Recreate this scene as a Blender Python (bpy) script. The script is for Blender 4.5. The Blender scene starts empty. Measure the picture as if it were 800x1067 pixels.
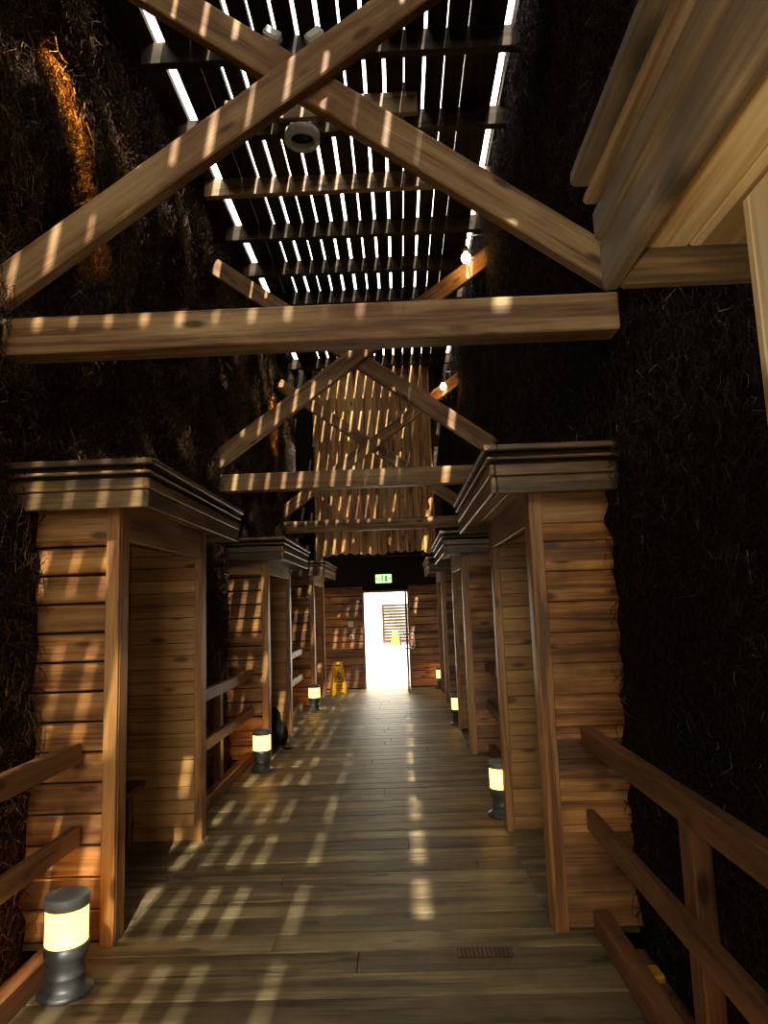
import bpy, bmesh, math, random
import numpy as np
from mathutils import Vector, Matrix
random.seed(7); rng = np.random.default_rng(11)
SC = bpy.context.scene
COL = SC.collection
SC.view_settings.view_transform = 'Standard'; SC.view_settings.look = 'None'
SC.view_settings.gamma = 1.0; SC.view_settings.use_curve_mapping = False
SC.view_settings.exposure = 0.7
SC.cycles.use_denoising = True
SC.cycles.max_bounces = 6; SC.cycles.diffuse_bounces = 4; SC.cycles.glossy_bounces = 2
SC.cycles.sample_clamp_indirect = 4.0
SC.cycles.caustics_reflective = False; SC.cycles.caustics_refractive = False

# ------------------------------------------------------------------ materials
def newmat(name):
    m = bpy.data.materials.new(name); m.use_nodes = True
    nt = m.node_tree; nt.nodes.clear()
    out = nt.nodes.new('ShaderNodeOutputMaterial'); b = nt.nodes.new('ShaderNodeBsdfPrincipled')
    nt.links.new(b.outputs[0], out.inputs[0])
    return m, nt, b
def N(nt, t, **k):
    n = nt.nodes.new('ShaderNode' + t)
    for a, v in k.items(): setattr(n, a, v)
    return n
def ramp(nt, src, stops):
    r = N(nt, 'ValToRGB'); e = r.color_ramp.elements
    while len(e) < len(stops): e.new(0.5)
    for i, (p, c) in enumerate(stops): e[i].position = p; e[i].color = (*c, 1)
    nt.links.new(src, r.inputs[0]); return r.outputs[0]
def math_(nt, op, a, b=None, clamp=False):
    n = N(nt, 'Math', operation=op, use_clamp=clamp)
    for i, v in enumerate((a, b)):
        if v is None: continue
        if isinstance(v, (int, float)): n.inputs[i].default_value = v
        else: nt.links.new(v, n.inputs[i])
    return n.outputs[0]
def mix(nt, f, a, b, mode='MIX'):
    n = N(nt, 'Mix', data_type='RGBA', blend_type=mode)
    for s, v in ((n.inputs[0], f), (n.inputs[6], a), (n.inputs[7], b)):
        if isinstance(v, (int, float)): s.default_value = v
        elif isinstance(v, tuple): s.default_value = (*v, 1)
        else: nt.links.new(v, s)
    return n.outputs[2]
def wood(name, c_dark, c_mid, c_light, axis, rough=.5, pitch=None, pitch_axis=2, vary=.5, stain=None, stain_amt=.5, spec=.5, knots=1.0):
    m, nt, b = newmat(name)
    tc = N(nt, 'TexCoord'); oi = N(nt, 'ObjectInfo')
    add = N(nt, 'VectorMath', operation='ADD')
    nt.links.new(tc.outputs['Object'], add.inputs[0])
    cmb = N(nt, 'CombineXYZ')
    nt.links.new(math_(nt, 'MULTIPLY', oi.outputs['Random'], 13.0), cmb.inputs[axis]); nt.links.new(cmb.outputs[0], add.inputs[1])
    P = add.outputs[0]
    board = None
    if pitch:
        sep = N(nt, 'SeparateXYZ'); nt.links.new(tc.outputs['Object'], sep.inputs[0])
        fl = math_(nt, 'FLOOR', math_(nt, 'DIVIDE', math_(nt, 'ADD', sep.outputs[pitch_axis], 50 * pitch + .002), pitch))
        wn = N(nt, 'TexWhiteNoise', noise_dimensions='2D')
        c2 = N(nt, 'CombineXYZ'); nt.links.new(fl, c2.inputs[0]); nt.links.new(oi.outputs['Random'], c2.inputs[1])
        nt.links.new(c2.outputs[0], wn.inputs['Vector']); board = wn.outputs['Value']
        off = N(nt, 'VectorMath', operation='ADD'); c3 = N(nt, 'CombineXYZ')
        nt.links.new(math_(nt, 'MULTIPLY', board, 37.0), c3.inputs[axis]); nt.links.new(P, off.inputs[0]); nt.links.new(c3.outputs[0], off.inputs[1]); P = off.outputs[0]
    mp = N(nt, 'Mapping'); sc = [9.0, 9.0, 9.0]; sc[axis] = .7; mp.inputs['Scale'].default_value = sc
    nt.links.new(P, mp.inputs[0])
    n1 = N(nt, 'TexNoise'); n1.inputs['Scale'].default_value = 1.0; n1.inputs['Detail'].default_value = 6; n1.inputs['Roughness'].default_value = .6; n1.inputs['Distortion'].default_value = .6
    nt.links.new(mp.outputs[0], n1.inputs['Vector'])
    mp2 = N(nt, 'Mapping'); sc = [90.0] * 3; sc[axis] = 3.0; mp2.inputs['Scale'].default_value = sc; nt.links.new(P, mp2.inputs[0])
    n2 = N(nt, 'TexNoise'); n2.inputs['Scale'].default_value = 1.0; n2.inputs['Detail'].default_value = 3; nt.links.new(mp2.outputs[0], n2.inputs['Vector'])
    v = math_(nt, 'ADD', math_(nt, 'MULTIPLY', n1.outputs[0], .75), math_(nt, 'MULTIPLY', n2.outputs[0], .25))
    col = ramp(nt, v, [(.39, c_dark), (.5, c_mid), (.61, c_light)])
    if knots:
        mp3 = N(nt, 'Mapping'); sc = [7.0] * 3; sc[axis] = 2.6; mp3.inputs['Scale'].default_value = sc; nt.links.new(P, mp3.inputs[0])
        vo = N(nt, 'TexVoronoi'); vo.inputs['Scale'].default_value = 1.0; nt.links.new(mp3.outputs[0], vo.inputs['Vector'])
        k = ramp(nt, vo.outputs['Distance'], [(.09, (1, 1, 1)), (.20, (0, 0, 0))])
        col = mix(nt, math_(nt, 'MULTIPLY', k, .85 * knots), col, tuple(x * .25 for x in c_dark))
    if board is not None:
        f = math_(nt, 'ADD', math_(nt, 'MULTIPLY', board, vary), 1 - vary * .6)
        g = N(nt, 'CombineXYZ'); [nt.links.new(f, g.inputs[i]) for i in range(3)]
        col = mix(nt, 1.0, col, g.outputs[0], 'MULTIPLY')
    if stain:
        n3 = N(nt, 'TexNoise'); n3.inputs['Scale'].default_value = 2.2; n3.inputs['Detail'].default_value = 5; nt.links.new(P, n3.inputs['Vector'])
        s = ramp(nt, n3.outputs[0], [(.44, (0, 0, 0)), (.60, (1, 1, 1))])
        col = mix(nt, math_(nt, 'MULTIPLY', s, stain_amt), col, stain)
    nt.links.new(col, b.inputs['Base Color'])
    b.inputs['Roughness'].default_value = rough; b.inputs['Specular IOR Level'].default_value = spec
    bp = N(nt, 'Bump'); bp.inputs['Strength'].default_value = .35; bp.inputs['Distance'].default_value = .004
    nt.links.new(v, bp.inputs['Height']); nt.links.new(bp.outputs[0], b.inputs['Normal'])
    return m
def plain(name, c, rough=.5, metal=0.0, spec=.5, emit=None, es=0):
    m, nt, b = newmat(name)
    tc = N(nt, 'TexCoord'); n = N(nt, 'TexNoise'); n.inputs['Scale'].default_value = 14; n.inputs['Detail'].default_value = 4
    nt.links.new(tc.outputs['Object'], n.inputs['Vector'])
    nt.links.new(ramp(nt, n.outputs[0], [(.3, tuple(x * .75 for x in c)), (.7, c)]), b.inputs['Base Color'])
    b.inputs['Roughness'].default_value = rough; b.inputs['Metallic'].default_value = metal; b.inputs['Specular IOR Level'].default_value = spec
    if emit: b.inputs['Emission Color'].default_value = (*emit, 1); b.inputs['Emission Strength'].default_value = es
    return m
M = {}
WARM = ((.14, .045, .010), (.40, .165, .040), (.62, .31, .09))
M['clap'] = wood('weathered_clapboard', *WARM, 0, rough=.42, pitch=.155, pitch_axis=2, vary=.8, stain=(.09, .034, .012), stain_amt=.6, spec=.35)
M['post'] = wood('post_timber', (.15, .06, .015), (.40, .18, .048), (.54, .29, .09), 2, rough=.45)
M['screen'] = wood('screen_slat', (.02, .012, .007), (.04, .024, .014), (.06, .04, .025), 0, rough=.9, spec=.05)
M['post_x'] = wood('frieze_timber', (.15, .06, .015), (.36, .16, .042), (.5, .26, .08), 0, rough=.45)
M['post_y'] = wood('header_timber', (.15, .06, .015), (.36, .16, .042), (.5, .26, .08), 1, rough=.45)
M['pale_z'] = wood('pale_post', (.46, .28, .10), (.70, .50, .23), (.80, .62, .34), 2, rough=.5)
M['rail'] = wood('rail_timber', (.075, .028, .011), (.19, .078, .030), (.27, .125, .05), 1, rough=.5)
M['rail_z'] = wood('rail_post_timber', (.075, .028, .011), (.19, .078, .030), (.27, .125, .05), 2, rough=.5)
M['pale_x'] = wood('pale_lining', (.32, .14, .036), (.50, .255, .075), (.60, .34, .115), 0, rough=.5, pitch=.095, pitch_axis=2, vary=.22)
M['pale_y'] = wood('pale_boards', (.38, .20, .06), (.62, .40, .15), (.74, .54, .25), 1, rough=.45, pitch=.12, pitch_axis=0, vary=.3, stain=(.30, .26, .18), stain_amt=.35)
M['pale_back'] = wood('pale_back_lining', (.32, .14, .036), (.50, .255, .075), (.60, .34, .115), 1, rough=.5, pitch=.095, pitch_axis=2, vary=.22)
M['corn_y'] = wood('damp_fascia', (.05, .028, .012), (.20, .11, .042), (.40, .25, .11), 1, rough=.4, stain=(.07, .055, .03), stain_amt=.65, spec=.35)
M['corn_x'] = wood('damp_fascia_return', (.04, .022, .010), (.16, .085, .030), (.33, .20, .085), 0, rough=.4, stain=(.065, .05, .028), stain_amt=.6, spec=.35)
M['truss'] = wood('truss_timber', (.12, .058, .022), (.31, .175, .072), (.45, .285, .13), 0, rough=.55, stain=(.17, .062, .025), stain_amt=.5, spec=.3)
M['brown_joist'] = wood('brown_joist_timber', (.13, .07, .035), (.28, .17, .085), (.4, .27, .14), 0, rough=.6)
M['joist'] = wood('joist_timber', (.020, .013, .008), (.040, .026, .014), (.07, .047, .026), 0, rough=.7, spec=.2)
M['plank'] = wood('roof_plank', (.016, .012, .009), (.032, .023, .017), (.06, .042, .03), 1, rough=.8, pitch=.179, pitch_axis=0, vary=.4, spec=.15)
M['gable'] = wood('gable_plank', (.18, .06, .014), (.56, .27, .075), (.70, .42, .14), 2, rough=.5, pitch=.18, pitch_axis=0, vary=.6)
M['deck'] = wood('deck_board', (.085, .060, .028), (.23, .172, .085), (.35, .27, .145), 0, rough=.5, pitch=.2, pitch_axis=1, vary=.75, stain=(.085, .06, .032), stain_amt=.6, knots=.8, spec=.3)
M['dark'] = plain('shadow_timber', (.02, .014, .01), .9, spec=.1)
M['soil'] = plain('damp_ground', (.03, .025, .02), .95, spec=.1)
M['metal'] = plain('lamp_metal', (.10, .105, .10), .42, .3)
M['cap_metal'] = plain('lamp_cap_metal', (.26, .27, .25), .5, .2)
M['lens'] = plain('glowing_lens', (.9, .7, .3), .3, emit=(1.0, .47, .075), es=4.6)
M['lens_rib'] = plain('lens_rib', (.9, .6, .2), .3, emit=(1.0, .42, .05), es=3.2)
M['bulb'] = plain('glowing_bulb', (1, .8, .5), .3, emit=(1.0, .50, .13), es=22.0)
M['yellow'] = plain('yellow_plastic', (.95, .50, .012), .4)
M['black'] = plain('black_cloth', (.012, .012, .014), .8, spec=.2)
M['blackmark'] = plain('black_print', (.01, .01, .01), .5)
M['white'] = plain('white_plastic', (.75, .75, .72), .4)
M['green'] = plain('exit_green', (.02, .35, .06), .4, emit=(.05, .45, .05), es=.35)
M['greenwhite'] = plain('exit_white', (.8, 1, .8), .4, emit=(.62, 1.0, .38), es=.85)
M['steel'] = plain('steel', (.6, .6, .6), .25, 1.0)
M['concrete'] = plain('pale_paving', (.8, .78, .74), .8)
M['extwall'] = plain('white_render', (.88, .87, .84), .8)
m, nt, b = newmat('clear_glass'); b.inputs['Transmission Weight'].default_value = 1; b.inputs['Roughness'].default_value = .02; b.inputs['IOR'].default_value = 1.2; b.inputs['Base Color'].default_value = (.9, .95, .93, 1); M['glass'] = m

def twig_mat(dark=False):
    m, nt, b = newmat('blackthorn_twig')
    g = N(nt, 'NewGeometry'); tc = N(nt, 'TexCoord')
    n = N(nt, 'TexNoise'); n.inputs['Scale'].default_value = .9; n.inputs['Detail'].default_value = 3; nt.links.new(tc.outputs['Object'], n.inputs['Vector'])
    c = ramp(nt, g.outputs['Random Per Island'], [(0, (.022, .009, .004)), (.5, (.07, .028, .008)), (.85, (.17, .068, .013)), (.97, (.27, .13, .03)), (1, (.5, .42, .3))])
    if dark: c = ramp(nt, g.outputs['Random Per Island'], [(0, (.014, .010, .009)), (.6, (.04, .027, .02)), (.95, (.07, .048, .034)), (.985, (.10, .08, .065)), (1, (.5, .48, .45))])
    k = ramp(nt, n.outputs[0], [(.35, (.45, .42, .42)), (.65, (1, 1, 1))])
    nt.links.new(mix(nt, 1.0, c, k, 'MULTIPLY'), b.inputs['Base Color'])
    b.inputs['Roughness'].default_value = .55; b.inputs['Specular IOR Level'].default_value = .35
    return m
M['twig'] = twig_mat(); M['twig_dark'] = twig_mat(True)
def brush_mat():
    m, nt, b = newmat('packed_brushwood')
    tc = N(nt, 'TexCoord'); n = N(nt, 'TexNoise'); n.inputs['Scale'].default_value = 38; n.inputs['Detail'].default_value = 6; n.inputs['Roughness'].default_value = .75
    nt.links.new(tc.outputs['Object'], n.inputs['Vector'])
    nt.links.new(ramp(nt, n.outputs[0], [(.35, (.008, .005, .004)), (.55, (.035, .018, .009)), (.72, (.10, .05, .02))]), b.inputs['Base Color'])
    b.inputs['Roughness'].default_value = .9; b.inputs['Specular IOR Level'].default_value = .1
    bp = N(nt, 'Bump'); bp.inputs['Strength'].default_value = 1; bp.inputs['Distance'].default_value = .04
    nt.links.new(n.outputs[0], bp.inputs['Height']); nt.links.new(bp.outputs[0], b.inputs['Normal'])
    return m
M['brush'] = brush_mat()

# ------------------------------------------------------------------ mesh helpers
class MB:
    def __init__(s): s.bm = bmesh.new(); s.mats = []
    def mi(s, m):
        m = M[m]
        if m not in s.mats: s.mats.append(m)
        return s.mats.index(m)
    def box(s, lo, hi, mat, bev=.004, mtx=None):
        lo, hi = [min(a, b) for a, b in zip(lo, hi)], [max(a, b) for a, b in zip(lo, hi)]
        c = [(a + b) / 2 for a, b in zip(lo, hi)]; d = [b - a for a, b in zip(lo, hi)]
        t = bmesh.new(); bmesh.ops.create_cube(t, size=1.0)
        for v in t.verts: v.co = Vector((c[0] + v.co.x * d[0], c[1] + v.co.y * d[1], c[2] + v.co.z * d[2]))
        if bev: bmesh.ops.bevel(t, geom=list(t.edges), offset=min(bev, min(d) * .3), segments=1, affect='EDGES')
        s._add(t, mat, mtx)
    def prism(s, pts, axis, a, b, mat, mtx=None):
        """pts: 2-D outline in the two axes other than `axis`, pushed from a to b along it"""
        t = bmesh.new(); o = [i for i in range(3) if i != axis]
        def mk(p, w):
            c = [0, 0, 0]; c[o[0]], c[o[1]] = p; c[axis] = w; return t.verts.new(c)
        A = [mk(p, a) for p in pts]; B = [mk(p, b) for p in pts]; n = len(pts)
        t.faces.new(A); t.faces.new(B[::-1])
        for i in range(n): t.faces.new((A[i], B[i], B[(i + 1) % n], A[(i + 1) % n]))
        bmesh.ops.recalc_face_normals(t, faces=list(t.faces)); s._add(t, mat, mtx)
    def lathe(s, prof, mat, n=32, axis_mtx=None, smooth=True):
        t = bmesh.new(); rings = []
        for r, z in prof:
            rings.append([t.verts.new((r * math.cos(2 * math.pi * i / n), r * math.sin(2 * math.pi * i / n), z)) for i in range(n)])
        for A, B in zip(rings, rings[1:]):
            for i in range(n): t.faces.new((A[i], A[(i + 1) % n], B[(i + 1) % n], B[i]))
        if prof[0][0] > 1e-4 and prof[0] != prof[-1]: t.faces.new(rings[0][::-1])
        if prof[-1][0] > 1e-4 and prof[0] != prof[-1]: t.faces.new(rings[-1])
        bmesh.ops.remove_doubles(t, verts=list(t.verts), dist=1e-5)
        bmesh.ops.recalc_face_normals(t, faces=list(t.faces)); s._add(t, mat, axis_mtx, smooth)
    def tube(s, pts, r, mat, n=8):
        t = bmesh.new(); pts = [Vector(p) for p in pts]; rings = []
        for i, p in enumerate(pts):
            d = (pts[min(i + 1, len(pts) - 1)] - pts[max(i - 1, 0)]).normalized()
            u = d.orthogonal().normalized() if i == 0 else (u - d * u.dot(d)).normalized()
            w = d.cross(u); rings.append([t.verts.new(p + r * (math.cos(2 * math.pi * k / n) * u + math.sin(2 * math.pi * k / n) * w)) for k in range(n)])
        for A, B in zip(rings, rings[1:]):
            for i in range(n): t.faces.new((A[i], A[(i + 1) % n], B[(i + 1) % n], B[i]))
        t.faces.new(rings[0][::-1]); t.faces.new(rings[-1]); s._add(t, mat, None, True)
    def _add(s, t, mat, mtx, smooth=False):
        i = s.mi(mat)
        if mtx: bmesh.ops.transform(t, matrix=mtx, verts=list(t.verts))
        me = bpy.data.meshes.new('tmp'); 
        for f in t.faces: f.material_index = i; f.smooth = smooth
        t.to_mesh(me); t.free(); s.bm.from_mesh(me); bpy.data.meshes.remove(me)
    def build(s, name, parent=None, loc=(0, 0, 0)):
        me = bpy.data.meshes.new(name); s.bm.to_mesh(me); s.bm.free()
        for m in s.mats: me.materials.append(m)
        o = bpy.data.objects.new(name, me); COL.objects.link(o); o.location = loc
        if parent: o.parent = parent
        return o
def tag(o, label=None, cat=None, group=None, kind=None):
    for k, v in (('label', label), ('category', cat), ('group', group), ('kind', kind)):
        if v: o[k] = v
    return o
def empty(name, loc, label, cat, group=None):
    o = bpy.data.objects.new(name, None); COL.objects.link(o); o.location = loc; o.empty_display_size = .1
    return tag(o, label, cat, group)
def copy_tree(o, loc, label, parent=None):
    c = o.copy(); COL.objects.link(c)
    if parent: c.parent = parent
    else: c.location = loc; c['label'] = label
    for ch in list(o.children): copy_tree(ch, None, None, c)
    return c

# ------------------------------------------------------------------ layout
XL, XR = -1.51, .705              # walkway faces of the niches
WL, WR = -1.98, 1.15              # brush wall faces
PITCH, NLEN, ND = 4.17, 1.64, .8
Y_L, Y_R = 3.72, 3.75             # near corner of the first niche pair
ROOF = 6.4
ROOF_Y0, ROOF_Y1 = -7.0, 13.55
niches = [(-1, XL, Y_L + k * PITCH) for k in (0, 1, 2)] + [(1, .56, -.63)] + [(1, XR, Y_R + k * PITCH) for k in (0, 1, 2)]

# floor
f = MB()
y = -7.0; k = 0
while y < 14.5:
    k += 1
    cut = [-1.76, .97]
    j = [random.uniform(-1.2, .6)] if random.random() < .65 else []
    xs = [-1.76] + j + [.93]
    for a, b2 in zip(xs, xs[1:]):
        f.box((a + .0015, y + .005, -.045), (b2 - .0015, y + .195, random.uniform(-.0015, .0)), 'deck', .003)
    y += .2
fl = f.build('floor'); tag(fl, kind='structure')
g = MB(); g.box((-3.2, -7.2, -.4), (3.0, 14.5, -.32), 'soil', 0); tag(g.build('ground'), kind='structure')

# brush walls
def brush_side(s, wx, name):
    holes = [(y0 + .02, y0 + NLEN - .02) for (ss, xf, y0) in niches if ss == s]
    dy = .08; ny = int(21.0 / dy); nz = int(7.0 / dy)
    ys = -7 + np.arange(ny + 1) * dy; zs = -.35 + np.arange(nz + 1) * dy
    K = 26
    ks = rng.uniform(.8, 7, (K, 2)) * rng.choice([-1, 1], (K, 2)); ph = rng.uniform(0, 6.28, K); am = .028 / np.sqrt(np.abs(ks).sum(1) / 3)
    def h(Y, Z):
        v = np.zeros_like(Y)
        for i in range(K): v += am[i] * np.sin(ks[i, 0] * Y + ks[i, 1] * Z + ph[i])
        return np.clip(v, -.09, .08) * ((.35 + .75 * np.clip((Z - 2.2) / .6, 0, 1)) * (1 - .6 * np.clip((Z - 5.6) / .7, 0, 1)) if s < 0 else .15 + .2 * np.clip((Z - 2.4) / .5, 0, 1))
    def base_x(Z): return wx + s * (np.interp(Z, [0, 2.4, 3.0, 4.9, 6.0, 7], [0, 0, .05, .15, .18, .18]) if s < 0 else np.interp(Z, [0, 5.5, 6.1, 7], [0, 0, .03, .03]))
    Yg, Zg = np.meshgrid(ys, zs, indexing='ij')
    D = h(Yg, Zg) + rng.normal(0, .012, Yg.shape)
    X = base_x(Zg) - s * D                           # positive bumps reach into the corridor
    V = np.stack([X, Yg, Zg], -1).reshape(-1, 3)
    F = []
    for i in range(ny):
        for j in range(nz):
            yc, zc = ys[i] + dy / 2, zs[j] + dy / 2
            if zc < 2.32 and any(a < yc < b for a, b in holes): continue
            a = i * (nz + 1) + j; F.append((a, a + nz + 1, a + nz + 2, a + 1))
    n0 = len(V)
    # body of the wall behind the face
    xo = wx + s * 1.05
    ex = [(xo, -7, -.35), (xo, 14, -.35), (xo, 14, 6.65), (xo, -7, 6.65), (wx, -7, -.35), (wx, 14, -.35), (wx, 14, 6.65), (wx, -7, 6.65)]
    V = np.concatenate([V, np.array(ex)])
    F += [tuple(n0 + q for q in t) for t in ((0, 1, 2, 3), (3, 2, 6, 7), (0, 3, 7, 4), (1, 5, 6, 2))]
    me = bpy.data.meshes.new(name); me.from_pydata(V.tolist(), [], F); me.materials.append(M['brush'])
    o = bpy.data.objects.new(name, me); COL.objects.link(o); tag(o, kind='structure')
    # twigs
    n = 150000
    ty = np.concatenate([rng.uniform(.3, 7.5, int(n * .68)), rng.uniform(7.5, 13.9, n - int(n * .68))]); tz = rng.uniform(-.3, 6.55, n)
    ok = np.ones(n, bool)
    for a, b2 in holes: ok &= ~((ty > a - .10) & (ty < b2 + .10) & (tz < 2.58))
    if s > 0: ok &= ~((ty < 1.3) & (tz > 2.0) & (tz < 2.65))
    ty, tz = ty[ok], tz[ok]; n = len(ty)
    out = np.abs(rng.normal(0, .035, n)) * (1.0 if s < 0 else .75)
    base = np.stack([base_x(tz) - s * (h(ty, tz) + out), ty, tz], -1)
    d = rng.normal(0, 1, (n, 3)); d[:, 0] *= .40; d /= np.linalg.norm(d, axis=1)[:, None]
    L = (rng.uniform(.04, .13, n) if s < 0 else rng.uniform(.03, .10, n))[:, None]
    bend = rng.normal(0, .30, (n, 3)) * L; bend[:, 0] *= .4
    p0 = base - d * L / 2; p2 = base + d * L / 2; p1 = base + bend
    if s > 0:
        for p in (p0, p1, p2): p[:, 0] = np.maximum(p[:, 0], 1.02)
    else:
        for p in (p0, p1, p2): p[:, 0] = np.minimum(p[:, 0], -1.78)
    u = np.cross(d, rng.normal(0, 1, (n, 3))); u /= np.linalg.norm(u, axis=1)[:, None]; w = np.cross(d, u)
    r = (rng.uniform(.0014, .0036, n) if s < 0 else rng.uniform(.0010, .0026, n))[:, None]
    vs = []
    for p, q in ((p0, 1.0), (p1, .85), (p2, .35)):
        for a in (0, 2.094, 4.189): vs.append(p + q * r * (math.cos(a) * u + math.sin(a) * w))
    V = np.stack(vs, 1).reshape(-1, 3)
    fi = []
    for ring in (0, 3):
        for a in range(3): fi.append((ring + a, ring + (a + 1) % 3, ring + 3 + (a + 1) % 3, ring + 3 + a))
    fi = np.array(fi); FF = (np.arange(n)[:, None, None] * 9 + fi[None]).reshape(-1)
    me = bpy.data.meshes.new('blackthorn_brushwood')
    nf = n * 6
    me.vertices.add(len(V)); me.vertices.foreach_set('co', V.astype(np.float32).ravel())
    me.loops.add(nf * 4); me.loops.foreach_set('vertex_index', FF.astype(np.int32))
    me.polygons.add(nf); me.polygons.foreach_set('loop_start', (np.arange(nf) * 4).astype(np.int32))
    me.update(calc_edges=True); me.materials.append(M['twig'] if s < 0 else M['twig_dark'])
    o = bpy.data.objects.new('blackthorn_brushwood', me); COL.objects.link(o)
    tag(o, 'dark blackthorn twigs packed into the %s wall of the passage' % ('lumpy left' if s < 0 else 'flat black right'), 'brushwood', kind='stuff')
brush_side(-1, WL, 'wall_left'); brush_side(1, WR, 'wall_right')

# ceiling: planks along the passage with daylight gaps, joists across underneath
c = MB(); e = []
gx = [.028 + .179 * i for i in range(-9, 5)]
gw = [random.choice([.012, .022, .030, .036, .040]) for _ in gx]; gw[0] = .008; gw[-1] = .010
edges = [-1.80] + sum([[a - w / 2, a + w / 2] for a, w in zip(gx, gw)], []) + [1.04]
for i in range(0, len(edges), 2):
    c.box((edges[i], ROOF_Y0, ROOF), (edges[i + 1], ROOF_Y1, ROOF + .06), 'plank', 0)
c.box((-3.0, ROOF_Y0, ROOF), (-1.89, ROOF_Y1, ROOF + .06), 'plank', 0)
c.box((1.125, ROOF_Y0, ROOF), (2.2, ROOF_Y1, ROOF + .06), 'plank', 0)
ce = c.build('ceiling'); tag(ce, kind='structure')
jy = [5.20 + .94 * i for i in range(-13, 9)]
for yy in jy:
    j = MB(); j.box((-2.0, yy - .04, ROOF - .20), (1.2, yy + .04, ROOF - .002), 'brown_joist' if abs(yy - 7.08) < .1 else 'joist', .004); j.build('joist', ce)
j = MB(); j.box((-1.45, 5.74, 6.09), (.32, 5.80, 6.30), 'brown_joist', .004)
for xx in (-1.3, .2): j.box((xx - .03, 5.75, 6.28), (xx + .03, 5.79, ROOF), 'joist', 0)
j.build('collar', ce)

# ------------------------------------------------------------------ niches
def clap(mb, x0, x1, yface, ydir, z0, z1, pitch=.155, gap=.018):
    z = z0
    while z < z1 - .02:
        t = min(z + pitch + .012, z1)
        t = min(z + pitch - .004, z1)
        mb.prism([(yface + ydir * .004, t), (yface + ydir * .026, z + gap), (yface + ydir * .022, z + gap - .008), (yface - ydir * .008, z + gap - .008), (yface - ydir * .008, t)], 0, x0, x1, 'clap')
        z += pitch
def make_niche(s, xf, y0, label, ox=.215, pm='post'):
    root = empty('seating_niche', (xf, y0, 0), label, 'niche', 'wooden seating niches along the passage')
    S = lambda lx: s * lx
    H = 2.14
    for yy, sgn in ((0, -1), (NLEN, 1)):
        w = MB()
        clap(w, S(.045), S(ND), yy - sgn * .026, sgn, .012, H - .07, .155 if s < 0 else .163, .018 if s < 0 else .008)
        w.box((S(.045), yy - sgn * .03, H - .075), (S(ND), yy - sgn * .006, 2.266), 'post_x', .004)
        w.box((S(.05), yy - sgn * .045, .0), (S(ND), yy - sgn * .036, 2.26), 'dark', 0)
        z = .0
        yi = yy - sgn * .055
        while z < 2.25:
            zt = min(z + .095, 2.266); w.box((S(.05), yi - .009, z + .0015), (S(ND), yi + .009, zt - .0015), 'pale_x', .003); z += .095
        w.build('end_wall', root)
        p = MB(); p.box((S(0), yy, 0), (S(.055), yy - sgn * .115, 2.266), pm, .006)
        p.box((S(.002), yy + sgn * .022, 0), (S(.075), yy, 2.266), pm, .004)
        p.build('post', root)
    b = MB(); z = .0
    while z < 2.25:
        zt = min(z + .095, 2.266); b.box((S(ND), .03, z + .0015), (S(ND + .02), NLEN - .03, zt - .0015), 'pale_back', .003); z += .095
    b.build('back_panel', root)
    h = MB(); h.box((S(.004), .115, 2.06), (S(.05), NLEN - .115, 2.266), 'post_y', .005); h.build('header', root)
    d = MB(); y = .06
    while y < NLEN - .1:
        d.box((S(-.0), y, -.045), (S(ND), min(y + .195, NLEN - .06), .004), 'deck', .003); y += .2
    d.build('niche_floor', root)
    be = MB(); be.box((S(.42), .075, .40), (S(.60), NLEN - .075, .44), 'rail', .006); be.box((S(.61), .075, .40), (S(.79), NLEN - .075, .44), 'rail', .006)
    bn = be.build('bench', root)
    for yy in (.25, NLEN - .25):
        bl = MB(); bl.box((S(.46), yy - .03, 0), (S(.76), yy + .03, .40), 'rail_z', .006); bl.build('bench_support', bn)
    # cornice
    oy = .195
    x0 = -ox; ya, yb = -oy, NLEN + oy
    co = MB()
    def band(z0, z1, ext, th, mm=None):
        co.box((S(x0 - ext), ya - ext, z0), (S(x0 - ext + th), yb + ext, z1), mm or 'corn_y', .006)
        for yy, q in ((ya - ext, 1), (yb + ext, -1)):
            co.box((S(x0 - ext + th), yy, z0), (S(ND), yy + q * th, z1), mm or 'corn_x', .006)
    band(2.205, 2.298, 0, .03)
    c1 = co.build('cornice_fascia', root)
    co = MB(); band(2.302, 2.362, .006, .03); c2 = co.build('moulding', c1)
    co = MB(); band(2.384, 2.402, .018, .05); band(2.362, 2.384, -.022, .03, 'dark'); c2 = co.build('moulding', c1)  # near-black bands paint the shade into the recesses between mouldings
    co = MB(); band(2.430, 2.462, .034, .07); band(2.402, 2.430, -.012, .03, 'dark'); c3 = co.build('moulding', c1)
    so = MB(); x = -ox + .03
    while x < ND - .02:
        so.box((S(x + .001), ya + .03, 2.268), (S(min(x + .118, ND)), yb - .03, 2.288), 'pale_y', .003); x += .12
    so.build('soffit', root)
    rf = MB(); rf.box((S(-ox), ya, 2.44), (S(ND), yb, 2.463), 'dark', 0); rf.build('roof_board', root)
    return root
nl = make_niche(-1, XL, Y_L, 'nearest niche on the left, pale lined recess with sun stripes on its clapboards')
copy_tree(nl, (XL, Y_L + PITCH, 0), 'second niche on the left, with the black backpack in its opening')
copy_tree(nl, (XL, Y_L + 2 * PITCH, 0), 'third niche on the left, beside the big yellow wet floor sign')
nr = make_niche(1, XR, Y_R, 'niche on the right with broad tan clapboard end above the nearest right railing')
copy_tree(nr, (XR, Y_R + PITCH, 0), 'reddish brown clapboard niche on the right, second beyond the railing')
copy_tree(nr, (XR, Y_R + 2 * PITCH, 0), 'small far niche on the right, closest to the bright doorway')
n0 = make_niche(1, .56, -.63, 'overhead niche cornice and pale soffit filling the top right corner', .172, 'pale_z')

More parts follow.
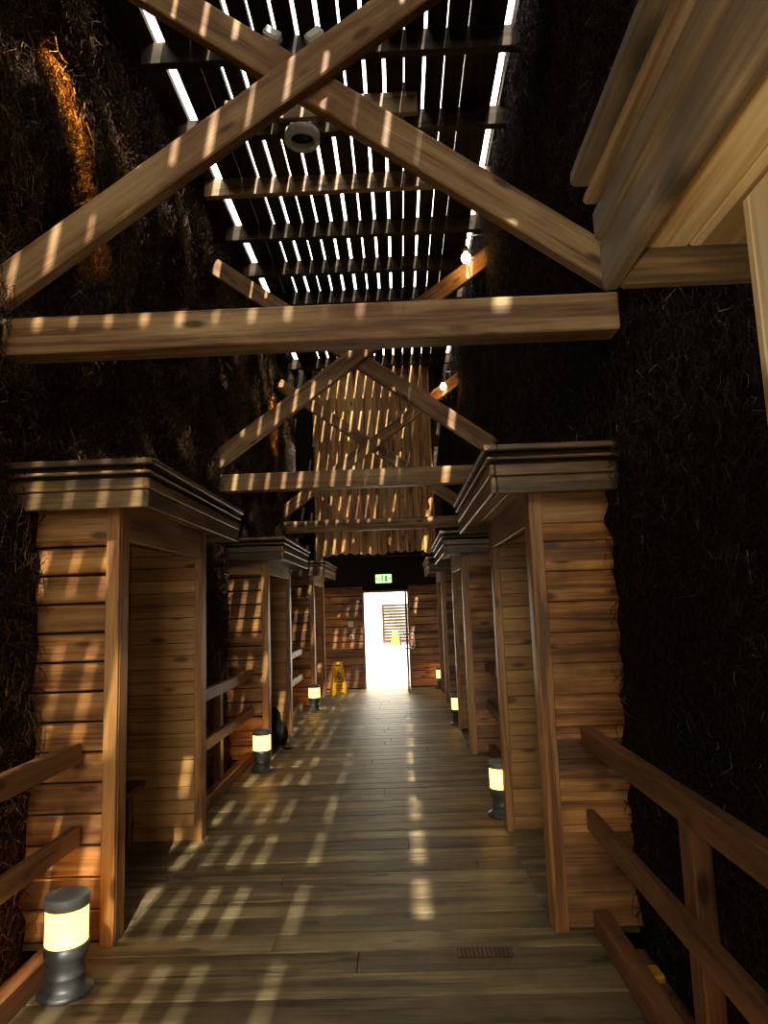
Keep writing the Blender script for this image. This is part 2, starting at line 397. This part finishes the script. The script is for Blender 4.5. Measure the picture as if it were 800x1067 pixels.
# ------------------------------------------------------------------ railings
def make_rail(s, xr, y0, y1, label):
    L = y1 - y0
    root = empty('railing', (xr, y0, 0), label, 'railing', 'timber railings between the niches')
    def bar(name, z0, z1, t0, t1):
        m = MB(); m.box((-s * t0, .0, z0), (s * t1, L, z1), 'rail', .006); return m.build(name, root)
    bar('top_rail', .90, 1.0, .03, .03); bar('mid_rail', .49, .59, .03, .012)
    bar('kick_rail', .0, .11, .03, .05)
    for yy in (.45, L * .5 + .05):
        m = MB(); m.box((s * .013, yy - .055, -.3), (s * .083, yy + .055, .90), 'rail_z', .006); m.build('post', root)
    return root
def rails(s, xr, ylist, labels):
    a = None
    for (y0, y1), lab in zip(ylist, labels):
        if a is None: a = make_rail(s, xr, y0, y1, lab)
        else: copy_tree(a, (xr, y0, 0), lab)
g0 = NLEN + .025; g1 = PITCH - .035
rails(-1, -1.715, [(Y_L + k * PITCH + g0, Y_L + k * PITCH + g1) for k in (-1, 0, 1)],
      ['timber railing at the lower left edge, behind the nearest bollard lamp', 'timber railing on the left between the first and second niches', 'farthest railing on the left, beyond the black backpack'])
rails(1, .93, [(Y_R + k * PITCH + g0, Y_R + k * PITCH + g1) for k in (-1, 0, 1)],
      ['long reddish timber railing running out of the lower right corner', 'railing on the right hidden behind the tan clapboard niche', 'railing on the right between the two farthest niches'])

# ------------------------------------------------------------------ trusses
def make_truss(y, label):
    root = empty('roof_truss', (0, y, 2.95), label, 'truss', 'timber scissor trusses across the passage')
    m = MB(); m.box((-1.99, 0, 0), (1.12, .15, .19), 'truss', .008); m.build('tie_beam', root)
    def strut(p, q, ya, yb):
        p, q = Vector((p[0], 0, p[1])), Vector((q[0], 0, q[1])); d = q - p; L = d.length
        m = MB(); m.box((-.05, ya, -.095), (L + .05, yb, .095), 'truss', .008)
        o = m.build('brace', root); o.location = (p.x, 0, p.z - 2.95); o.rotation_euler = (0, -math.atan2(d.z, d.x), 0)
    strut((-1.99, 3.29), (1.17, 5.58), 0, .085)
    strut((1.15, 3.31), (-1.99, 5.60), .09, .175)
    return root
tr = make_truss(3.24, 'nearest roof truss, its big cross of struts and beam spanning the upper picture')
copy_tree(tr, (0, 7.4, 2.95), 'middle roof truss with its struts meeting just below the nearest beam')
copy_tree(tr, (0, 11.7, 2.95), 'farthest roof truss, in front of the vertical planks of the end gable')

# ------------------------------------------------------------------ bollard lamps
def make_bollard(loc, label):
    K = Matrix.Scale(.84, 4)
    root = empty('bollard_lamp', loc, label, 'lamp', 'glowing bollard lamps along the walkway')
    m = MB(); m.lathe([(.0, 0), (.138, 0), (.142, .006), (.142, .016), (.134, .026), (.104, .034), (.098, .05), (.096, .085), (.100, .09), (.100, .10), (.095, .106), (.093, .15), (.097, .155), (.097, .165), (.100, .175), (.113, .19), (.115, .245), (.0, .245)], 'metal', 40, K); m.build('base', root)
    m = MB(); prof = [(.0, .246)]
    for i in range(8):
        z = .247 + i * .0225; prof += [(.104, z), (.108, z + .004), (.108, z + .017), (.104, z + .021)]
    prof += [(.0, .4275)]; m.lathe(prof, 'lens', 40, K); m.build('lens', root)
    m = MB(); m.lathe([(.0, .428), (.113, .428), (.115, .432), (.115, .482), (.112, .487), (.104, .490), (.0, .492)], 'cap_metal', 40, K); m.build('cap', root)
    return root
bo = make_bollard((-1.56, 3.30, 0), 'nearest bollard lamp, bottom left beside the niche post')
for i, lab in ((1, 'bollard lamp in front of the second left niche and backpack'), (2, 'bollard lamp on the left in front of the third niche, near the yellow sign')):
    copy_tree(bo, (-1.545 + .03 * i, 3.30 + PITCH * i, 0), lab)
for i, lab in ((0, 'bollard lamp half hidden behind the tan niche post on the right'), (1, 'small bollard lamp on the right behind the second right niche'), (2, 'tiny bollard lamp on the right nearest the far doorway')):
    copy_tree(bo, (.735, 5.70 + PITCH * i, 0), lab)

copy_tree(bo, (.735, 5.70 - PITCH, 0), 'bollard lamp beside the lower right railing, below the picture')
# ------------------------------------------------------------------ wall lamps high up on the trusses
def make_walllamp(loc, label):
    root = empty('wall_lamp', loc, label, 'lamp', 'glowing bulbs high on the right wall')
    m = MB(); m.lathe([(.0, -.055), (.03, -.047), (.05, -.02), (.055, .0), (.048, .03), (.03, .055), (.022, .07), (0, .07)], 'bulb', 24); m.build('bulb', root)
    m = MB(); m.lathe([(.0, .07), (.03, .07), (.032, .12), (.02, .14), (0, .14)], 'metal', 20)
    m.tube([(0, 0, .14), (.0, 0, .22), (.05, 0, .26), (.30, 0, .27)], .009, 'metal'); m.build('lamp_holder', root)
    m = MB(); m.tube([(.012, .01, .09), (.03, .03, -.1), (.06, .05, -.35), (.12, .06, -.48)], .005, 'steel', 6); m.build('cable', root)
    return root
wl = make_walllamp((.86, 7.20, 5.42), 'larger glowing bulb high on the right, above the nearest beam')
copy_tree(wl, (.86, 11.45, 5.33), 'smaller glowing bulb high on the right, below the nearest beam')

def make_spot(loc, aim, power, label):
    root = empty('wall_spotlight', loc, label, 'spotlight', 'small spotlights high on the left wall')
    d = (Vector(aim) - Vector(loc)).normalized(); Q = d.to_track_quat('-Z', 'Y').to_matrix().to_4x4()
    m = MB(); m.lathe([(.0, .07), (.03, .07), (.036, .06), (.036, -.03), (.030, -.03), (.028, .02), (0, .02)], 'metal', 24, Q); m.build('housing', root)
    m = MB(); m.lathe([(0, .0), (.026, .0), (.026, .012), (0, .012)], 'bulb', 20, Q @ Matrix.Translation((0, 0, -.004))); m.build('bulb', root)
    m = MB(); m.tube([Q @ Vector((0, 0, .06)), Q @ Vector((0, 0, .06)) + Vector((-.08, 0, .06)), Vector((-.34, -.02, .12))], .01, 'metal'); m.build('bracket', root)
    l = bpy.data.lights.new('spotlight', 'SPOT'); l.energy = power; l.color = (1.0, .45, .05); l.spot_size = math.radians(27); l.spot_blend = .8; l.shadow_soft_size = .02
    lo = bpy.data.objects.new('spotlight', l); COL.objects.link(lo); lo.parent = root; lo.location = d * .045; lo.rotation_euler = d.to_track_quat('-Z', 'Y').to_euler()
    return root
make_spot((-1.74, 3.56, 5.80), (-2.12, 4.12, 4.86), 800, 'spotlight above the orange glow on the near left brush wall, out of frame')
make_spot((-1.72, 10.9, 5.75), (-2.10, 11.45, 4.75), 500, 'tiny spotlight high on the far left brush wall')

# ------------------------------------------------------------------ end gable and door wall
gb = MB(); x = -1.49; i = 0
while x < .70:
    i += 1; w = .17; lo = 2.66 + random.uniform(-.025, .03)
    yy = 13.4 + (i % 2) * .014 + random.uniform(0, .006)
    x2 = min(x + w, .72)
    gb.prism([(x, lo + .03), ((x + x2) / 2, lo - .01), (x2, lo + .03), (x2, 6.62 + random.uniform(-.1, .04)), ((x + x2) / 2, 6.72), (x, 6.58)], 1, yy, yy + .03, 'gable')
    x += .18
go = gb.build('wall_end_gable'); tag(go, kind='structure')
t = MB(); t.box((-2.0, 13.5, 2.62), (1.15, 13.6, 6.55), 'dark', 0); t.box((-1.62, 13.36, 2.1), (-1.5, 13.5, 6.5), 'post', .008); t.box((.74, 13.36, 2.1), (.86, 13.5, 6.5), 'joist', .008)
tag(t.build('trim_gable'), kind='structure')
w = MB()
def clapw(x0, x1, z0, z1): clap(w, x0, x1, 14.40, -1, z0, z1, .155)
DX0, DX1, DH = -.765, .125, 1.93
clapw(-2.2, DX0 - .03, .012, 2.06); clapw(DX1 + .03, 1.6, .012, 2.06)
w.box((-2.2, 14.42, 0), (DX0 - .03, 14.5, 2.7), 'dark', 0); w.box((DX1 + .03, 14.42, 0), (1.6, 14.5, 2.7), 'dark', 0)
w.box((-2.2, 14.40, 2.06), (1.6, 14.5, 2.72), 'dark', 0); w.box((-2.2, 13.5, 2.68), (1.6, 14.5, 2.72), 'dark', 0)
w.box((DX0 - .03, 14.41, DH + .03), (DX1 + .03, 14.5, 2.06), 'dark', 0)
tag(w.build('wall_end'), kind='structure')
d = MB(); d.box((DX0 - .04, 14.34, 0), (DX0, 14.5, DH + .04), 'rail_z', .004); d.box((DX1, 14.34, 0), (DX1 + .04, 14.5, DH + .04), 'rail_z', .004); d.box((DX0, 14.34, DH), (DX1, 14.5, DH + .04), 'rail', .004)
door = d.build('door_1'); tag(door, kind='structure')
leaf = MB()
LX0, LX1, LY0, LY1 = .07, .11, 13.47, 14.34
for a, b2, z0, z1 in ((LY0, LY0 + .07, .02, DH - .01), (LY1 - .07, LY1, .02, DH - .01), (LY0 + .07, LY1 - .07, .02, .14), (LY0 + .07, LY1 - .07, DH - .1, DH - .01)): leaf.box((LX0, a, z0), (LX1, b2, z1), 'rail_z', .003)
lf = leaf.build('door_leaf', door)
p = MB(); p.box((LX0 + .015, LY0 + .07, .14), (LX1 - .015, LY1 - .07, DH - .1), 'glass', 0); p.build('pane', lf)
for sx, xx in ((-1, LX0), (1, LX1)):
    h = MB(); h.tube([(xx, LY0 + .035, .83), (xx + sx * .10, LY0 + .035, .83), (xx + sx * .115, LY0 + .035, .86), (xx + sx * .115, LY0 + .035, 1.08), (xx + sx * .10, LY0 + .035, 1.11), (xx, LY0 + .035, 1.11)], .013, 'steel', 8); h.build('door_handle', lf)

# exit sign
ex = empty('exit_sign', (-.345, 14.30, 2.12), 'small glowing green emergency exit sign above the far doorway', 'sign')
m = MB(); m.box((-.175, .0, -.005), (.175, .09, .19), 'dark', .004); m.build('sign_box', ex)
m = MB(); m.box((-.165, -.004, .005), (.165, .0, .18), 'greenwhite', 0); pn = m.build('lit_panel', ex)
m = MB()
m.lathe([(0, -.003), (.017, -.003), (.017, .003), (0, .003)], 'green', 14, Matrix.Translation((-.022, -.006, .146)) @ Matrix.Rotation(math.pi / 2, 4, 'X'))
for a, b2 in (((-.022, .135), (-.035, .08)), ((-.035, .08), (-.01, .06)), ((-.01, .06), (-.015, .03)), ((-.035, .08), (-.06, .055)), ((-.06, .055), (-.085, .05)), ((-.027, .118), (.0, .10)), ((-.027, .118), (-.06, .105))):
    m.tube([(a[0], -.006, a[1]), (b2[0], -.006, b2[1])], .009, 'green', 6)
m.build('running_figure', pn)
m = MB(); m.box((.03, -.008, .03), (.075, -.004, .155), 'green', 0); m.build('doorway_symbol', pn)
m = MB(); m.prism([(.10, .085), (.128, .085), (.128, .065), (.155, .0935), (.128, .122), (.128, .102), (.10, .102)], 1, -.008, -.004, 'green'); m.build('arrow', pn)
m = MB(); m.prism([(-.10, .085), (-.128, .085), (-.128, .065), (-.155, .0935), (-.128, .122), (-.128, .102), (-.10, .102)], 1, -.008, -.004, 'green'); m.build('arrow', pn)
# small wall devices left of the door
s1 = empty('wall_switch', (-1.05, 14.33, 1.25), 'pale blue lit square switch plate on the wall left of the doorway', 'switch')
m = MB(); m.box((-.05, 0, 0), (.05, .05, .11), 'white', .008); m.build('plate', s1); m = MB(); m.box((-.03, -.008, .025), (.03, .0, .085), 'white', .006); m.build('button', s1)
s2 = empty('wall_socket', (-1.04, 14.33, 1.01), 'small white socket below the switch plate left of the doorway', 'socket')
m = MB(); m.box((-.035, 0, 0), (.035, .05, .09), 'white', .008); m.build('plate', s2); m = MB(); m.box((-.02, -.006, .02), (.02, .0, .06), 'metal', .003); m.build('cover', s2)

# ------------------------------------------------------------------ wet floor signs
def make_wetsign(loc, rz, label):
    root = empty('wet_floor_sign', loc, label, 'sign', 'yellow wet floor signs'); root.rotation_euler = (0, 0, rz)
    tilt = math.radians(11); Hh = .62
    for q, nm in ((-1, 'front'), (1, 'back')):
        T = Matrix.Translation((0, q * .125, 0)) @ Matrix.Rotation(-q * -tilt, 4, 'X')
        m = MB()
        # outline with feet and a grip slot, as three slabs
        m.prism([(-.15, 0), (-.09, 0), (-.08, .05), (.08, .05), (.09, 0), (.15, 0), (.105, .54), (-.105, .54)], 1, -.009, .009, 'yellow', T)
        m.prism([(-.105, .54), (-.05, .54), (-.05, .575), (-.10, .60)], 1, -.009, .009, 'yellow', T)
        m.prism([(.105, .54), (.05, .54), (.05, .575), (.10, .60)], 1, -.009, .009, 'yellow', T)
        m.prism([(-.10, .60), (-.05, .575), (.05, .575), (.10, .60), (.085, .625), (-.085, .625)], 1, -.009, .009, 'yellow', T)
        pn = m.build('panel', root)
        m = MB()
        f0 = q * .0095; f1 = q * .0125
        def ln(a, b2, r=.011): m.tube([(a[0], (f0 + f1) / 2, a[1]), (b2[0], (f0 + f1) / 2, b2[1])], r, 'blackmark', 6)
        ln((-.09, .25), (0, .43), .008); ln((0, .43), (.09, .25), .008); ln((-.09, .25), (.09, .25), .008)
        ln((-.01, .36), (.01, .31)); ln((.01, .31), (.045, .285)); ln((.01, .31), (-.03, .28)); ln((-.005, .35), (-.04, .33), .007); ln((-.02, .385), (-.012, .38), .014)
        for k in range(4): ln((-.07 + .0, .18 - k * .03), (.07 - .03 * (k % 2), .18 - k * .03), .006)
        for v in m.bm.verts: v.co = T @ v.co
        m.build('print', pn)
    return root
ws = make_wetsign((-1.27, 13.62, 0), math.radians(18), 'yellow folding wet floor sign standing at the left before the doorway')
copy_tree(ws, (-.30, 28.8, .0), 'tiny yellow wet floor sign outside, seen through the bright doorway')

# backpack slumped against the second left niche
def make_backpack(loc):
    root = empty('backpack', loc, 'black backpack slumped on the floor in the second left niche', 'bag')
    m = MB(); bm = bmesh.new(); bmesh.ops.create_uvsphere(bm, u_segments=28, v_segments=18, radius=1)
    for v in bm.verts:
        x, y, z = v.co; sq = lambda t, p: math.copysign(abs(t) ** p, t)
        x, y, z = sq(x, .7), sq(y, .75), sq(z, .75)
        w = 1.0 - .28 * max(z, 0) ** 1.5
        v.co = Vector((x * .115 * w + .05 * (1 - z) * .4, y * .16 * w, .245 + z * .245)) + Vector((.008 * math.sin(9 * z + 5 * y), .006 * math.sin(11 * z), 0))
    m._add(bm, 'black', None, True); m.build('body', root)
    m = MB(); bm = bmesh.new(); bmesh.ops.create_uvsphere(bm, u_segments=20, v_segments=14, radius=1)
    for v in bm.verts:
        x, y, z = v.co; v.co = Vector((.145 + x * .055, y * .12, .15 + z * .13))
    m._add(bm, 'black', None, True); m.build('pocket', root)
    m = MB(); m.tube([(-.02, -.03, .47), (-.03, -.02, .53), (-.03, .02, .53), (-.02, .03, .47)], .009, 'black'); m.build('grab_loop', root)
    m = MB(); m.tube([(.05, -.13, .42), (.08, -.17, .28), (.13, -.18, .06), (.20, -.17, .012), (.26, -.13, .012)], .012, 'black'); m.build('strap', root)
make_backpack((-1.63, 8.62, .004))

# ring lamp under the joists, small boxes on the near truss
rl = empty('ceiling_ring_lamp', (-.78, 6.07, 6.175), 'white ring shaped fixture under the ceiling behind the nearest cross', 'lamp')
m = MB(); m.lathe([(.165, -.09), (.17, -.08), (.17, -.005), (.165, 0), (.125, 0), (.115, -.01), (.115, -.085), (.12, -.09), (.165, -.09)], 'white', 40); m.build('ring', rl)
m = MB(); m.lathe([(0, -.025), (.114, -.025), (.114, -.01), (0, -.01)], 'blackmark', 32); m.lathe([(0, -.055), (.03, -.05), (.04, -.026), (0, -.026)], 'metal', 20, Matrix.Translation((.03, 0, 0))); m.build('face_plate', rl)
m = MB(); m.box((-.02, -.16, .0), (.02, .16, .02), 'metal', .003); m.build('bracket', rl)
def jbox(loc, label):
    root = empty('junction_box', loc, label, 'box', 'small white boxes on the nearest cross')
    m = MB(); m.box((-.05, -.03, 0), (.05, .03, .055), 'white', .008); m.build('body', root)
    m = MB(); m.box((-.042, -.036, .008), (.042, -.03, .047), 'white', .003); m.build('lid', root); return root
for p_, r_, lab in (((-.60, 3.375, 4.735), 36, 'small white box on the back strut left of the cross'), ((-.33, 3.28, 4.625), -36, 'small white box on the front strut right at the cross')):
    jb = jbox(p_, lab); jb.rotation_euler = (0, math.radians(r_), 0)

# grating in the deck and plank end with lamplight painted yellow, beyond the right kick rail
gr = empty('floor_grate', (.335, 3.55, 0), 'small dark rusty grate set in the deck, lower right', 'grate')
m = MB(); m.box((-.13, -.045, .0005), (.13, .045, .004), 'blackmark', 0); m.build('frame', gr)
m = MB()
for i in range(13): m.box((-.125 + i * .02, -.04, .004), (-.117 + i * .02, .04, .007), 'rail', 0)
m.build('bar', gr)['kind'] = 'stuff'
lb = empty('ledge_plank', (1.04, 3.0, .0), 'brown ledge plank beyond the right kick rail', 'plank')
m = MB(); m.box((-.015, -1.0, -.32), (.07, .62, -.03), 'rail', .005); m.build('board', lb)
yb = empty('lit_plank_end', (1.045, 3.35, -.03), 'small plank end on the ledge beyond the right kick rail, lamplight painted yellow', 'block')
m = MB(); m.box((-.045, -.05, 0), (.05, .05, .03), 'yellow', .006); m.build('body', yb); m = MB(); m.box((-.04, -.045, .03), (.045, .045, .034), 'yellow', .002); m.build('face_plate', yb)  # yellow colour imitates warm lamplight falling on the wood

# ------------------------------------------------------------------ outside
o = MB(); o.box((-9, 14.5, -.3), (9, 40, -.006), 'concrete', 0); tag(o.build('exterior_ground'), kind='structure')
o = MB(); o.box((-30, -60, -.3), (30, -7.3, -.006), 'soil', 0); tag(o.build('exterior_ground'), kind='structure')
o = MB(); o.box((-9, 36, -.3), (9, 36.3, 7), 'extwall', 0); tag(o.build('exterior_wall'), kind='structure')
sf = empty('slat_screen', (.5, 30, -.006), 'brown horizontal slat screen outside, seen through the far doorway', 'screen')
m = MB()
for i in range(13): m.box((-1.34, 0, .12 + i * .125), (1.3, .025, .12 + i * .125 + .113), 'screen', .004)
m.build('slat_panel', sf)
for xx in (-1.3, 0, 1.3): m = MB(); m.box((xx - .05, .026, 0), (xx + .05, .12, 1.72), 'rail_z', .004); m.build('post', sf)
m = MB(); m.box((-1.34, -.02, 0), (1.3, .12, .12), 'metal', .004); m.build('plinth', sf)

# ------------------------------------------------------------------ light
W = bpy.data.worlds.new('World'); SC.world = W; W.use_nodes = True
bg = W.node_tree.nodes['Background']; bg.inputs[0].default_value = (1.0, .91, .74, 1); bg.inputs[1].default_value = 5.2
sl = bpy.data.lights.new('sun', 'SUN'); sl.energy = 7.2; sl.angle = math.radians(.55); sl.color = (1.0, .93, .80)
so = bpy.data.objects.new('sun', sl); COL.objects.link(so)
so.rotation_euler = Vector((-.16, 1.095, -1.0)).to_track_quat('-Z', 'Y').to_euler()

# the photographer's small flash, just above the lens
fl_ = bpy.data.lights.new('camera_flash', 'POINT'); fl_.energy = 20; fl_.shadow_soft_size = .03; fl_.color = (1.0, .96, .88)
fo = bpy.data.objects.new('camera_flash', fl_); COL.objects.link(fo); fo.location = (-.03, -.02, 1.71)

# ------------------------------------------------------------------ camera
cam = bpy.data.cameras.new('camera'); co = bpy.data.objects.new('camera', cam); COL.objects.link(co)
fpx, vpx, vpy, roll = 720.0, 418.0, 631.0, .038
Y = Vector((vpx - 400, vpy - 533.5, fpx)).normalized()           # passage direction in camera axes (right, down, forward)
dn = Vector((math.sin(roll), math.cos(roll), 0)); Dn = (dn - Y * dn.dot(Y)).normalized(); Z = -Dn; X = Y.cross(Z)
Rm = Matrix((X, Y, Z))                                            # rows: world axes in camera axes
Rm = Rm @ Matrix(((1, 0, 0), (0, -1, 0), (0, 0, -1)))             # to Blender camera axes
co.matrix_world = Matrix.Translation((0, 0, 1.65)) @ Rm.to_4x4()
cam.sensor_fit = 'VERTICAL'; cam.sensor_height = 24; cam.lens = fpx / 1067 * 24; cam.clip_start = .02; cam.clip_end = 200
SC.camera = co
